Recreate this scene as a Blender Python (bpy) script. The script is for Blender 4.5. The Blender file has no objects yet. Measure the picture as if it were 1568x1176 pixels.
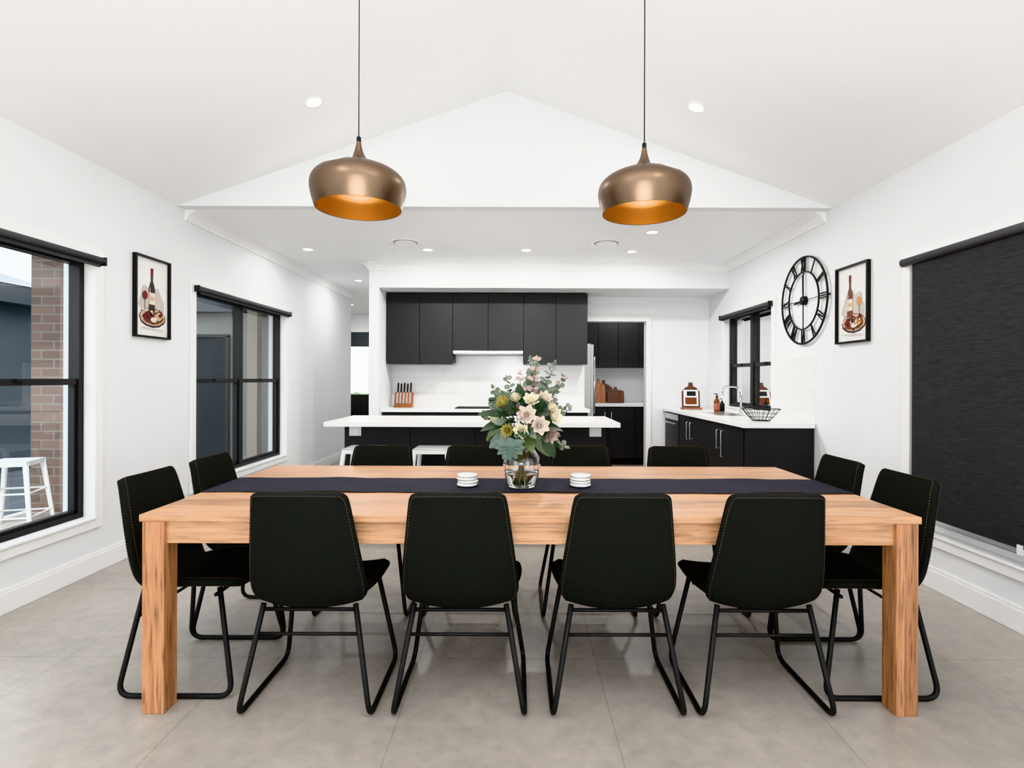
import bpy, math, random
from mathutils import Vector, Matrix
random.seed(7)
R=math.radians
# ------------------------------------------------------------ materials
def newmat(name):
    m=bpy.data.materials.new(name); m.use_nodes=True
    nt=m.node_tree; b=nt.nodes['Principled BSDF']
    return m,nt,b
def srgb(r,g,b):
    f=lambda c:(c/255/12.92) if c/255<=.04045 else ((c/255+.055)/1.055)**2.4
    return (f(r),f(g),f(b),1)
def pmat(name,col,rough=.5,metal=0,var=.06,scale=8,bump=0,bscale=60,emit=None,spec=.5,stretch=(1,1,1)):
    m,nt,b=newmat(name)
    tc=nt.nodes.new('ShaderNodeTexCoord'); mp=nt.nodes.new('ShaderNodeMapping'); mp.inputs['Scale'].default_value=stretch
    nt.links.new(tc.outputs['Object'],mp.inputs[0])
    n=nt.nodes.new('ShaderNodeTexNoise'); n.inputs['Scale'].default_value=scale; n.inputs['Detail'].default_value=4
    nt.links.new(mp.outputs[0],n.inputs['Vector'])
    mx=nt.nodes.new('ShaderNodeMix'); mx.data_type='RGBA'
    mx.inputs[6].default_value=tuple(c*(1-var) for c in col[:3])+(1,)
    mx.inputs[7].default_value=tuple(min(1,c*(1+var)) for c in col[:3])+(1,)
    nt.links.new(n.outputs[0],mx.inputs[0]); nt.links.new(mx.outputs[2],b.inputs['Base Color'])
    b.inputs['Roughness'].default_value=rough; b.inputs['Metallic'].default_value=metal
    b.inputs['Specular IOR Level'].default_value=spec
    if bump:
        n2=nt.nodes.new('ShaderNodeTexNoise'); n2.inputs['Scale'].default_value=bscale; n2.inputs['Detail'].default_value=3
        nt.links.new(mp.outputs[0],n2.inputs['Vector'])
        bp=nt.nodes.new('ShaderNodeBump'); bp.inputs['Strength'].default_value=bump; bp.inputs['Distance'].default_value=.002
        nt.links.new(n2.outputs[0],bp.inputs['Height']); nt.links.new(bp.outputs[0],b.inputs['Normal'])
    if emit:
        b.inputs['Emission Color'].default_value=emit[0]; b.inputs['Emission Strength'].default_value=emit[1]
    return m
def woodmat(name,axis,light,dark,board=.125,rough=.38,streak=.45):
    m,nt,b=newmat(name); N=nt.nodes; L=nt.links
    tc=N.new('ShaderNodeTexCoord'); sep=N.new('ShaderNodeSeparateXYZ'); L.new(tc.outputs['Object'],sep.inputs[0])
    other={'X':'Y','Y':'X','Z':'X'}[axis]
    d=N.new('ShaderNodeMath'); d.operation='DIVIDE'; d.inputs[1].default_value=board; L.new(sep.outputs[other],d.inputs[0])
    fl=N.new('ShaderNodeMath'); fl.operation='FLOOR'; L.new(d.outputs[0],fl.inputs[0])
    wn=N.new('ShaderNodeTexWhiteNoise'); wn.noise_dimensions='1D'; L.new(fl.outputs[0],wn.inputs['W'])
    mp=N.new('ShaderNodeMapping'); sc={'X':(1.2,22,22),'Y':(22,1.2,22),'Z':(22,22,1.2)}[axis]; mp.inputs['Scale'].default_value=sc
    va=N.new('ShaderNodeVectorMath'); va.operation='ADD'
    vm=N.new('ShaderNodeVectorMath'); vm.operation='SCALE'; vm.inputs['Scale'].default_value=5; L.new(wn.outputs['Color'],vm.inputs[0])
    L.new(tc.outputs['Object'],va.inputs[0]); L.new(vm.outputs[0],va.inputs[1]); L.new(va.outputs[0],mp.inputs[0])
    n=N.new('ShaderNodeTexNoise'); n.inputs['Scale'].default_value=1.3; n.inputs['Detail'].default_value=7; n.inputs['Roughness'].default_value=.62; n.inputs['Distortion'].default_value=.6
    L.new(mp.outputs[0],n.inputs['Vector'])
    mr=N.new('ShaderNodeMapRange'); mr.inputs[1].default_value=.3; mr.inputs[2].default_value=.7; L.new(n.outputs[0],mr.inputs[0])
    mx=N.new('ShaderNodeMix'); mx.data_type='RGBA'; mx.inputs[6].default_value=dark; mx.inputs[7].default_value=light; L.new(mr.outputs[0],mx.inputs[0])
    n3=N.new('ShaderNodeTexNoise'); n3.inputs['Scale'].default_value=5.5; n3.inputs['Detail'].default_value=3; n3.inputs['Distortion'].default_value=.3
    L.new(mp.outputs[0],n3.inputs['Vector'])
    mr3=N.new('ShaderNodeMapRange'); mr3.inputs[1].default_value=.5; mr3.inputs[2].default_value=.66; mr3.inputs[3].default_value=1; mr3.inputs[4].default_value=1-streak; L.new(n3.outputs[0],mr3.inputs[0])
    mx3=N.new('ShaderNodeMix'); mx3.data_type='RGBA'; mx3.blend_type='MULTIPLY'; mx3.inputs[0].default_value=1; L.new(mx.outputs[2],mx3.inputs[6]); L.new(mr3.outputs[0],mx3.inputs[7])
    mx2=N.new('ShaderNodeMix'); mx2.data_type='RGBA'; mx2.blend_type='MULTIPLY'; mx2.inputs[0].default_value=1
    mr2=N.new('ShaderNodeMapRange'); mr2.inputs[3].default_value=.78; mr2.inputs[4].default_value=1.12; L.new(wn.outputs['Value'],mr2.inputs[0])
    L.new(mx3.outputs[2],mx2.inputs[6]); L.new(mr2.outputs[0],mx2.inputs[7]); L.new(mx2.outputs[2],b.inputs['Base Color'])
    b.inputs['Roughness'].default_value=rough
    bp=N.new('ShaderNodeBump'); bp.inputs['Strength'].default_value=.12; bp.inputs['Distance'].default_value=.001; L.new(n.outputs[0],bp.inputs['Height']); L.new(bp.outputs[0],b.inputs['Normal'])
    return m
def brickmat(name,c1,c2,mort,w,h,ms,off=.5,axes='XZ',rough=.8,shift=(0,0),noise=0,bump=.3):
    m,nt,b=newmat(name); N=nt.nodes; L=nt.links
    tc=N.new('ShaderNodeTexCoord'); sep=N.new('ShaderNodeSeparateXYZ'); L.new(tc.outputs['Object'],sep.inputs[0])
    cb=N.new('ShaderNodeCombineXYZ')
    for i,a in enumerate(axes):
        ad=N.new('ShaderNodeMath'); ad.operation='ADD'; ad.inputs[1].default_value=shift[i]+40*(w if i==0 else h); L.new(sep.outputs[a],ad.inputs[0]); L.new(ad.outputs[0],cb.inputs[i])
    br=N.new('ShaderNodeTexBrick'); br.offset=off; br.inputs['Scale'].default_value=1; br.inputs['Brick Width'].default_value=w; br.inputs['Row Height'].default_value=h
    br.inputs['Mortar Size'].default_value=ms; br.inputs['Mortar Smooth'].default_value=.1
    br.inputs['Color1'].default_value=c1; br.inputs['Color2'].default_value=c2; br.inputs['Mortar'].default_value=mort
    L.new(cb.outputs[0],br.inputs['Vector'])
    out=br.outputs['Color']
    if noise:
        for sc,amt,dt in((1.6,noise,10),(14,noise*.9,8)):
            n=N.new('ShaderNodeTexNoise'); n.inputs['Scale'].default_value=sc; n.inputs['Detail'].default_value=dt; n.inputs['Roughness'].default_value=.68
            L.new(tc.outputs['Object'],n.inputs['Vector'])
            mr=N.new('ShaderNodeMapRange'); mr.inputs[1].default_value=.3; mr.inputs[2].default_value=.7; mr.inputs[3].default_value=1-amt; mr.inputs[4].default_value=1+amt*.6; L.new(n.outputs[0],mr.inputs[0])
            mx=N.new('ShaderNodeMix'); mx.data_type='RGBA'; mx.blend_type='MULTIPLY'; mx.inputs[0].default_value=1; L.new(out,mx.inputs[6]); L.new(mr.outputs[0],mx.inputs[7]); out=mx.outputs[2]
    L.new(out,b.inputs['Base Color']); b.inputs['Roughness'].default_value=rough
    bp=N.new('ShaderNodeBump'); bp.invert=True; bp.inputs['Strength'].default_value=bump; bp.inputs['Distance'].default_value=.003; L.new(br.outputs['Fac'],bp.inputs['Height']); L.new(bp.outputs[0],b.inputs['Normal'])
    return m
def glasspane(name,tint=(1,1,1,1)):
    m=bpy.data.materials.new(name); m.use_nodes=True; nt=m.node_tree; nt.nodes.clear(); N=nt.nodes
    o=N.new('ShaderNodeOutputMaterial'); mx=N.new('ShaderNodeMixShader'); t=N.new('ShaderNodeBsdfTransparent'); g=N.new('ShaderNodeBsdfGlossy')
    t.inputs[0].default_value=tint; g.inputs['Roughness'].default_value=.0
    f=N.new('ShaderNodeFresnel'); f.inputs[0].default_value=1.7
    nt.links.new(f.outputs[0],mx.inputs[0]); nt.links.new(t.outputs[0],mx.inputs[1]); nt.links.new(g.outputs[0],mx.inputs[2]); nt.links.new(mx.outputs[0],o.inputs[0])
    return m
def realglass(name,ior,col=(1,1,1,1)):
    m,nt,b=newmat(name); b.inputs['Base Color'].default_value=col; b.inputs['Transmission Weight'].default_value=1; b.inputs['Roughness'].default_value=0; b.inputs['IOR'].default_value=ior
    return m

M_wall=pmat('wall_paint_white',(.79,.80,.815,1),.65,var=.01,bump=.05,bscale=150)
M_ceil=pmat('ceiling_paint_white',(.90,.905,.915,1),.7,var=.01)
M_trim=pmat('trim_gloss_white',(.86,.86,.865,1),.35,var=.01)
M_floor=brickmat('floor_tile_stone',srgb(176,168,159),srgb(173,165,156),srgb(156,148,139),.81,.81,.0030,0,'XY',.32,(.45,-2.53),.18,.06)
M_black=pmat('black_aluminium',(.024,.024,.025,1),.45,var=.1,spec=.35)
M_gl=glasspane('window_glass',(.93,.97,.97,1))
M_cab=pmat('cabinet_matte_black',(.027,.027,.0285,1),.5,var=.08,spec=.35)
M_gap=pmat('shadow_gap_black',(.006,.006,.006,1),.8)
M_stone=pmat('benchtop_white_stone',(.88,.88,.88,1),.25,var=.02,scale=30)
M_tileX=brickmat('splashback_tiles_side',(.84,.84,.84,1),(.81,.81,.81,1),(.66,.66,.66,1),.2,.1,.002,.5,'YZ',.15)
M_tileY=brickmat('splashback_tiles_back',(.82,.82,.82,1),(.80,.80,.80,1),(.70,.70,.70,1),.2,.1,.002,.5,'XZ',.15)
M_steel=pmat('brushed_steel',(.6,.6,.6,1),.28,1,var=.08,scale=40,stretch=(1,1,20))
M_fridge=pmat('fridge_stainless',(.42,.42,.42,1),.4,.6,var=.05,scale=40,stretch=(1,1,20))
M_chrome=pmat('chrome',(.75,.75,.75,1),.08,1,var=.02)
M_blind=pmat('blind_fabric_charcoal',(.047,.047,.051,1),.8,var=.5,scale=14,bump=.8,bscale=25,stretch=(1,1.2,16),spec=.25)
M_btube=pmat('blind_tube_charcoal',(.06,.06,.064,1),.6,var=.1)
M_fab=pmat('chair_fabric_charcoal',(.0175,.0185,.0172,1),.92,var=.5,scale=160,bump=.7,bscale=350,spec=.18)
M_leg=pmat('powdercoat_black',(.014,.014,.014,1),.5,var=.1,spec=.3)
M_stitch=pmat('tan_thread',(.15,.10,.065,1),.7)
M_wx=woodmat('oak_lengthwise','X',srgb(226,180,142),srgb(180,130,94),streak=.34)
M_wz=woodmat('oak_vertical','Z',srgb(200,148,108),srgb(148,98,66),board=.045,streak=.5)
M_bronze=pmat('brushed_bronze',(.205,.142,.10,1),.36,1,var=.1,scale=20,stretch=(1,1,8))
M_gold=pmat('gold_inner_shade',(.60,.37,.15,1),.38,1,var=.05)
M_run=pmat('runner_fabric_navy',(.030,.030,.041,1),.85,var=.25,scale=60,bump=.4,bscale=300,spec=.2)
M_white=pmat('white_plastic',(.8,.8,.8,1),.35,var=.02)
M_cer=pmat('white_marble_coaster',(.8,.8,.79,1),.3,var=.06,scale=20)
M_em=pmat('downlight_lens',(1,1,1,1),.5,emit=((1,.98,.95,1),9))
M_paper=pmat('print_paper',(.80,.79,.77,1),.6,var=.03,scale=15)
M_brick2=brickmat('brick_house_pillar',srgb(116,96,88),srgb(96,82,76),srgb(118,112,106),.24,.086,.008,.5,'XZ',.9)
M_rend=pmat('render_grey_blue',srgb(96,104,112),.8,var=.05)
M_rend2=pmat('render_grey',srgb(142,142,138),.8,var=.05)
M_pale=pmat('render_pale_and_sunlit_side',srgb(178,168,156),.8,var=.05)
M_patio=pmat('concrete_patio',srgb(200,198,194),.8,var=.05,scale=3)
M_patio_shaded=pmat('concrete_grey_shaded',srgb(76,82,90),.8,var=.1,scale=3)  # grey far paving, with the building's shade put into its colour
M_dgl=pmat('dark_glass_door',(.016,.022,.03,1),.1,var=.1)
M_fascia=pmat('fascia_grey',srgb(56,62,68),.5)
M_roof=pmat('roof_grey',srgb(110,114,118),.6)
M_grass=pmat('grass',srgb(88,104,66),.9,var=.4,scale=4)
M_hedge=pmat('hedge_leaves',srgb(84,100,68),.9,var=.5,scale=20,bump=1,bscale=20)

# ------------------------------------------------------------ mesh builder
class MB:
    def __init__(s,name): s.name=name; s.v=[]; s.f=[]; s.fm=[]; s.fs=[]; s.mats=[]
    def mi(s,m):
        if m not in s.mats: s.mats.append(m)
        return s.mats.index(m)
    def add(s,vs,fs,mat,smooth=False,M=None):
        o=len(s.v); k=s.mi(mat)
        for p in vs:
            p=Vector(p); s.v.append(M@p if M else p)
        for f in fs: s.f.append([i+o for i in f]); s.fm.append(k); s.fs.append(smooth)
    def box(s,x0,x1,y0,y1,z0,z1,mat,M=None):
        vs=[(x,y,z) for x in(x0,x1) for y in(y0,y1) for z in(z0,z1)]
        s.add(vs,[(0,1,3,2),(4,6,7,5),(0,4,5,1),(2,3,7,6),(0,2,6,4),(1,5,7,3)],mat,False,M)
    def lathe(s,prof,mat,seg=32,c=(0,0,0),M=None,sx=1,sy=1,smooth=True):
        vs=[];fs=[];n=len(prof)
        for j in range(seg):
            a=2*math.pi*j/seg
            for r,z in prof: vs.append((c[0]+sx*r*math.cos(a),c[1]+sy*r*math.sin(a),c[2]+z))
        for j in range(seg):
            k=(j+1)%seg
            for i in range(n-1): fs.append((j*n+i,k*n+i,k*n+i+1,j*n+i+1))
        s.add(vs,fs,mat,smooth,M)
    def tube(s,pts,r,mat,seg=8,closed=False,M=None,cap=True):
        P=[Vector(p) for p in pts]; n=len(P); rs=r if isinstance(r,(list,tuple)) else [r]*n
        T=[]
        for i in range(n):
            if closed: t=P[(i+1)%n]-P[i-1]
            else: t=P[min(i+1,n-1)]-P[max(i-1,0)]
            T.append(t.normalized())
        u=T[0].orthogonal().normalized(); vs=[]
        for i in range(n):
            u=(u-T[i]*u.dot(T[i])).normalized(); w=T[i].cross(u)
            for j in range(seg):
                a=2*math.pi*j/seg; vs.append(P[i]+(u*math.cos(a)+w*math.sin(a))*rs[i])
        fs=[]
        for i in range(n if closed else n-1):
            i2=(i+1)%n
            for j in range(seg):
                k=(j+1)%seg; fs.append((i*seg+j,i*seg+k,i2*seg+k,i2*seg+j))
        if cap and not closed:
            fs.append(tuple(range(seg))[::-1]); fs.append(tuple((n-1)*seg+j for j in range(seg)))
        s.add(vs,fs,mat,True,M)
    def build(s,loc=(0,0,0),rot=(0,0,0),bevel=0,parent=None,bseg=2):
        me=bpy.data.meshes.new(s.name)
        me.from_pydata([tuple(p) for p in s.v],[],s.f)
        for m in s.mats: me.materials.append(m)
        for i,p in enumerate(me.polygons): p.material_index=s.fm[i]; p.use_smooth=s.fs[i]
        me.update()
        o=bpy.data.objects.new(s.name,me); bpy.context.scene.collection.objects.link(o)
        o.location=loc; o.rotation_euler=rot
        if bevel:
            b=o.modifiers.new('bevel','BEVEL'); b.width=bevel; b.segments=bseg; b.limit_method='ANGLE'; b.angle_limit=R(40)
        if parent: o.parent=parent
        return o
def inst(o,name,loc,rot=(0,0,0)):
    q=bpy.data.objects.new(name,o.data); bpy.context.scene.collection.objects.link(q); q.location=loc; q.rotation_euler=rot
    for m in o.modifiers:
        b=q.modifiers.new(m.name,m.type); b.width=m.width; b.segments=m.segments; b.limit_method=m.limit_method; b.angle_limit=m.angle_limit
    return q
def fillet(pts,r,n=6):
    P=[Vector(p) for p in pts]; out=[P[0]]
    for i in range(1,len(P)-1):
        a=(P[i-1]-P[i]); b=(P[i+1]-P[i]); d=min(r,a.length*.49,b.length*.49)
        A=P[i]+a.normalized()*d; B=P[i]+b.normalized()*d
        for k in range(n+1):
            t=k/n; out.append(A*(1-t)**2+P[i]*2*t*(1-t)+B*t*t)
    out.append(P[-1]); return out

XL,XR=-2.80,2.58; ZC=2.70; RX=-.10; ZR=3.65; YG=4.5; YB=-3.6
# ------------------------------------------------------------ shell
b=MB('floor'); b.box(-4.7,XR+.2,YB-.2,12.2,-.1,0,M_floor); b.build()
def wall_x(name,x0,x1,ya,yb,z0,z1,holes,mat):
    b=MB(name); y=ya
    for (h0,h1,hz0,hz1) in sorted(holes):
        if h0>y: b.box(x0,x1,y,h0,z0,z1,mat)
        if hz0>z0: b.box(x0,x1,h0,h1,z0,hz0,mat)
        if hz1<z1: b.box(x0,x1,h0,h1,hz1,z1,mat)
        y=h1
    if y<yb: b.box(x0,x1,y,yb,z0,z1,mat)
    return b.build()
W1=(1.80,3.62,.36,2.07); W2=(4.74,6.60,.36,2.07)
WR=(1.75,3.60,.33,2.07); WK=(5.55,6.85,.95,2.07)
DL=(-2.9,.3,0,2.35)  # unseen side openings, added behind the camera to let daylight in
wall_x('wall_left',XL-.2,XL,YB,9.2,0,ZC,[DL,W1,W2],M_wall)
wall_x('wall_right',XR,XR+.2,YB,8.9,0,ZC,[DL,WR,WK],M_wall)
b=MB('wall_rear'); 
b.box(XL-.2,-2.5,YB-.2,YB,0,ZC,M_wall); b.box(2.3,XR+.2,YB-.2,YB,0,ZC,M_wall); b.box(-2.5,2.3,YB-.2,YB,2.4,ZC,M_wall)
b.add([(XL,YB,ZC),(XR,YB,ZC),(RX,YB,ZR)],[(0,1,2)],M_wall); b.build()
b=MB('trim_added_rear_opening')  # frame of an unseen rear opening, added to let sky light in
for x in(-2.5,-.95,.7,2.25): b.box(x,x+.05,YB-.12,YB-.05,0,2.4,M_black)
b.box(-2.5,2.3,YB-.12,YB-.05,2.34,2.4,M_black); b.build()
b=MB('ceiling')
t=.1
for (xa,za,xb,zb) in((XL-.2,ZC-.2*.352,RX,ZR),(RX,ZR,XR+.2,ZC-.2*.352)):
    b.add([(xa,YB-.2,za),(xb,YB-.2,zb),(xb,YG,zb),(xa,YG,za),(xa,YB-.2,za+t),(xb,YB-.2,zb+t),(xb,YG,zb+t),(xa,YG,za+t)],
      [(0,1,2,3),(7,6,5,4),(0,4,5,1),(2,6,7,3),(1,5,6,2),(0,3,7,4)],M_ceil)
b.build()
b=MB('ceiling_flat'); b.box(-4.7,XR+.2,YG+.1,12.2,ZC,ZC+.1,M_ceil); b.build()
b=MB('wall_gable'); 
b.add([(XL-.2,YG,ZC),(XR+.2,YG,ZC),(RX,YG,ZR+.05),(XL-.2,YG+.1,ZC),(XR+.2,YG+.1,ZC),(RX,YG+.1,ZR+.05)],[(0,1,2),(5,4,3),(0,3,4,1),(1,4,5,2),(2,5,3,0)],M_wall); b.build()
b=MB('wall_kitchen_back')
b.box(-1.82,.90,7.42,7.54,0,ZC,M_wall); b.box(.90,1.73,7.42,7.54,2.07,ZC,M_wall); b.box(1.73,XR,7.42,7.54,0,ZC,M_wall); b.build()
b=MB('wall_nib'); b.box(-1.82,-1.70,6.7,7.42,0,2.4,M_wall); b.box(-1.82,-1.70,7.54,12,0,ZC,M_wall); b.build()
b=MB('ceiling_bulkhead'); b.box(-1.82,XR,6.7,7.42,2.40,ZC,M_wall); b.build()
b=MB('wall_hall_far'); b.box(-4.7,-4.1,12,12.2,0,ZC,M_wall); b.box(-4.1,-2.4,12,12.2,0,.55,M_wall); b.box(-4.1,-2.4,12,12.2,2.3,ZC,M_wall); b.box(-2.4,-1.7,12,12.2,0,ZC,M_wall); b.build()
b=MB('wall_hall_left'); b.box(-4.9,-4.7,9.2,12.2,0,ZC,M_wall); b.build()
b=MB('window_5'); b.box(-4.1,-2.4,12.05,12.09,.55,.6,M_black); b.box(-4.1,-2.4,12.05,12.09,2.25,2.3,M_black)
for x in(-4.1,-3.28,-2.45): b.box(x,x+.05,12.05,12.09,.55,2.3,M_black)
b.box(-4.1,-2.4,12.01,12.03,1.98,2.3,M_fascia); b.build()
b=MB('wall_pantry'); b.box(.6,2.7,8.9,9.0,0,ZC,M_wall); b.box(.5,.6,7.54,9.0,0,ZC,M_wall); b.build()
def cornice(name,path_a,path_b,inward):
    a=Vector(path_a); c=Vector(path_b); i=Vector(inward); b=MB(name)
    prof=[(0,0),(0,-.09),(.012,-.09),(.02,-.07),(.045,-.035),(.07,-.02),(.09,-.012),(.09,0)]
    vs=[p+i*u+Vector((0,0,w)) for p in(a,c) for u,w in prof]; n=len(prof)
    b.add(vs,[(k,(k+1)%n,n+(k+1)%n,n+k) for k in range(n)]+[tuple(range(n)),tuple(range(2*n-1,n-1,-1))],M_trim); return b.build()
cornice('trim_1',(XL,YG+.1,ZC),(XL,9.2,ZC),(1,0,0))
cornice('trim_2',(XR,YG+.1,ZC),(XR,6.7,ZC),(-1,0,0))
cornice('trim_3',(-1.82,6.7,ZC),(XR,6.7,ZC),(0,-1,0))
cornice('trim_4',(-1.82,6.7,ZC),(-1.82,12,ZC),(-1,0,0))
def bb(name,x0,x1,y0,y1,side):
    b=MB(name); b.box(x0,x1,y0,y1,0,.115,M_trim)
    if side=='L': b.box(x0,x1-.007,y0,y1,.115,.135,M_trim)
    elif side=='R': b.box(x0+.007,x1,y0,y1,.115,.135,M_trim)
    else: b.box(x0,x1,y0+.007,y1,.115,.135,M_trim)
    b.build(bevel=.003)
bb('baseboard_left',XL,XL+.018,.3,9.2,'L'); bb('baseboard_right',XR-.018,XR,.3,4.73,'R')
bb('baseboard_nib',-1.82,-1.70,6.682,6.70,'F')
# ------------------------------------------------------------ windows
def window(name,side,ya,yb,z0,z1,rail,blind='up',mull=True,white=False):
    X=XL if side<0 else XR; d=1 if side<0 else -1
    FR=M_trim if white else M_black
    def bx(b,u0,u1,y0,y1,za,zb,m):
        xa,xb=sorted((X+d*u0,X+d*u1)); b.box(xa,xb,y0,y1,za,zb,m)
    b=MB(name)
    fw=.045
    bx(b,-.13,-.06,ya,ya+fw,z0,z1,FR); bx(b,-.13,-.06,yb-fw,yb,z0,z1,FR)
    bx(b,-.13,-.06,ya+fw,yb-fw,z0,z0+fw,FR); bx(b,-.13,-.06,ya+fw,yb-fw,z1-fw,z1,FR)
    ym=(ya+yb)/2
    spans=[(ya+fw,yb-fw)]
    if mull:
        bx(b,-.13,-.06,ym-.035,ym+.035,z0+fw,z1-fw,FR); spans=[(ya+fw,ym-.035),(ym+.035,yb-fw)]
    for (s0,s1) in spans:
        bx(b,-.12,-.07,s0,s1,rail-.02,rail+.02,FR)
        bx(b,-.115,-.075,s0,s0+.02,z0+fw,rail,FR); bx(b,-.115,-.075,s1-.02,s1,z0+fw,rail,FR)
        bx(b,-.115,-.075,s0,s1,z0+fw,z0+fw+.02,FR)
        bx(b,-.07,-.055,(s0+s1)/2-.03,(s0+s1)/2+.03,rail,rail+.02,FR)
    xg=X-d*.10
    b.add([(xg,ya+fw,z0+fw),(xg,yb-fw,z0+fw),(xg,yb-fw,z1-fw),(xg,ya+fw,z1-fw)],[(0,1,2,3)],M_gl)
    b.build()
    t=MB('trim_'+name)
    w=.065; e=.018
    bx(t,0,e,ya-w,ya,z0-w,z1+w,M_trim); bx(t,0,e,yb,yb+w,z0-w,z1+w,M_trim)
    bx(t,0,e,ya,yb,z1,z1+w,M_trim); bx(t,0,e,ya,yb,z0-w,z0,M_trim)
    bx(t,-.06,e,yb-.008,yb,z0,z1,M_trim); bx(t,-.06,e,ya,ya+.008,z0,z1,M_trim); bx(t,-.06,e+.012,ya,yb,z0-.004,z0+.012,M_trim)
    t.build(bevel=.003)
    r=MB('roller_blind')
    zt=z1-.01
    if blind=='up':
        r.tube([(X+d*.045,ya-.02,zt),(X+d*.045,yb+.02,zt)],.022,M_btube,14)
        bx(r,.043,.047,ya+.02,yb-.02,zt-.035,zt,M_blind); bx(r,.038,.052,ya+.01,yb-.01,zt-.045,zt-.032,M_black)
        for y in(ya-.03,yb+.02): bx(r,0.0185,.065,y,y+.01,zt-.03,zt+.025,M_black)
    else:
        zb=blind
        r.tube([(X+d*.045,ya-.02,zt),(X+d*.045,yb+.015,zt)],.026,M_btube,14)
        bx(r,.034,.037,ya+.0,yb-.06,zb,zt,M_blind); bx(r,.028,.043,ya+.0,yb-.06,zb-.02,zb+.005,M_blind)
        for y in(ya-.03,yb+.015): bx(r,.0185,.07,y,y+.01,zt-.03,zt+.03,M_white)
        bx(r,.036,.05,2.75,2.78,zb-.05,zb-.0,M_white)
    r.build()
window('window_1',-1,*W1,rail=1.26); window('window_2',-1,*W2,rail=1.26)
window('window_3',1,*WR,rail=1.2,blind=.46,white=True); window('window_4',1,*WK,rail=1.46,blind='up')
# ------------------------------------------------------------ exterior
b=MB('ground_lawn'); b.box(-40,40,-30,60,-.45,-.33,M_grass); b.build()
b=MB('patio_paving'); b.box(-5.2,XL-.2,-6,8.9,-.32,-.12,M_patio); b.box(-9,-5.2,-6,8.9,-.32,-.125,M_patio_shaded); b.box(XR+.2,7,-6,12,-.32,-.12,M_patio); b.box(XL-.2,XR+.2,-9,YB-.2,-.32,-.12,M_patio); b.build()
b=MB('neighbour_wing_building')
b.box(-7.9,-7.6,1.5,8.6,-.119,2.35,M_rend)
b.box(-7.6,-7.56,5.4,7.6,-.119,2.0,M_dgl)
for y in(5.4,6.5,7.55): b.box(-7.56,-7.53,y,y+.06,-.119,2.0,M_black)
b.box(-7.9,-7.2,1.2,8.6,2.35,2.62,M_fascia)
b.add([(-7.15,1.2,2.62),(-7.15,8.6,2.62),(-10,8.6,3.5),(-10,1.2,3.5)],[(0,1,2,3)],M_roof); b.build()
b=MB('rear_wing_building')
b.box(-7.5,XL-.201,9.0,9.199,-.32,2.35,M_rend2); b.box(-7.5,XL-.201,8.8,9.199,2.35,2.6,M_fascia)
b.box(-5.9,-4.75,8.96,9.0,-.12,1.95,M_dgl); b.box(-5.92,-5.88,8.94,9.0,-.12,1.98,M_black); b.box(-4.77,-4.72,8.94,9.0,-.12,1.98,M_black); b.box(-5.92,-4.72,8.94,9.0,1.95,2.0,M_black)
b.build()
b=MB('brick_pillar'); b.box(-4.66,-4.345,5.25,5.40,-.119,2.5,M_brick2); b.box(-4.345,-4.335,5.25,5.40,-.119,2.5,M_pale); b.build()  # thin pale slab paints sunlight onto the pillar's right side
b=MB('brick_pillar'); b.box(-4.05,-3.9,8.2,8.35,-.119,2.5,M_pale); b.build()
b=MB('verandah_beam'); b.box(-4.60,-4.40,5.401,8.19,2.5,2.72,M_pale); b.build()
b=MB('verandah_post'); b.box(3.75,3.98,9.1,9.3,-.119,2.5,M_pale); b.box(3.7,4.0,8,12,2.5,2.7,M_pale); b.build()
b=MB('garden_hedge')
for i in range(40):
    rr=random.uniform(.5,.75); cx=12+random.uniform(-.3,.3); cy=2+i*.7
    b.lathe([(0.001,-rr),(rr*.7,-rr*.7),(rr,0),(rr*.7,rr*.7),(0.001,rr)],M_hedge,9,(cx,cy,.3))
b.build()
b=MB('garden_hedge')
for i in range(16):
    rr=random.uniform(.5,.8); b.lathe([(0.001,-rr),(rr*.7,-rr*.7),(rr,0),(rr*.7,rr*.7),(0.001,rr)],M_hedge,9,(-8+i*.6,17,.3))
b.build()
# ------------------------------------------------------------ dining table
TX0,TX1,TY0,TY1,TZ=-1.45,1.55,2.10,3.30,.765
b=MB('dining_table')
b.box(TX0,TX1,TY0,TY1,TZ-.028,TZ,M_wx)
b.box(TX0+.09,TX1-.09,TY0+.018,TY0+.042,TZ-.115,TZ-.028,M_wx); b.box(TX0+.09,TX1-.09,TY1-.042,TY1-.018,TZ-.115,TZ-.028,M_wx)
b.box(TX0+.018,TX0+.042,TY0+.09,TY1-.09,TZ-.115,TZ-.028,M_wx); b.box(TX1-.042,TX1-.018,TY0+.09,TY1-.09,TZ-.115,TZ-.028,M_wx)
for x in(TX0+.012,TX1-.012-.085):
    for y in(TY0+.001,TY1-.012-.085): b.box(x,x+.085,y,y+.085,0,TZ-.028,M_wz)
b.build(bevel=.003)
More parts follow.
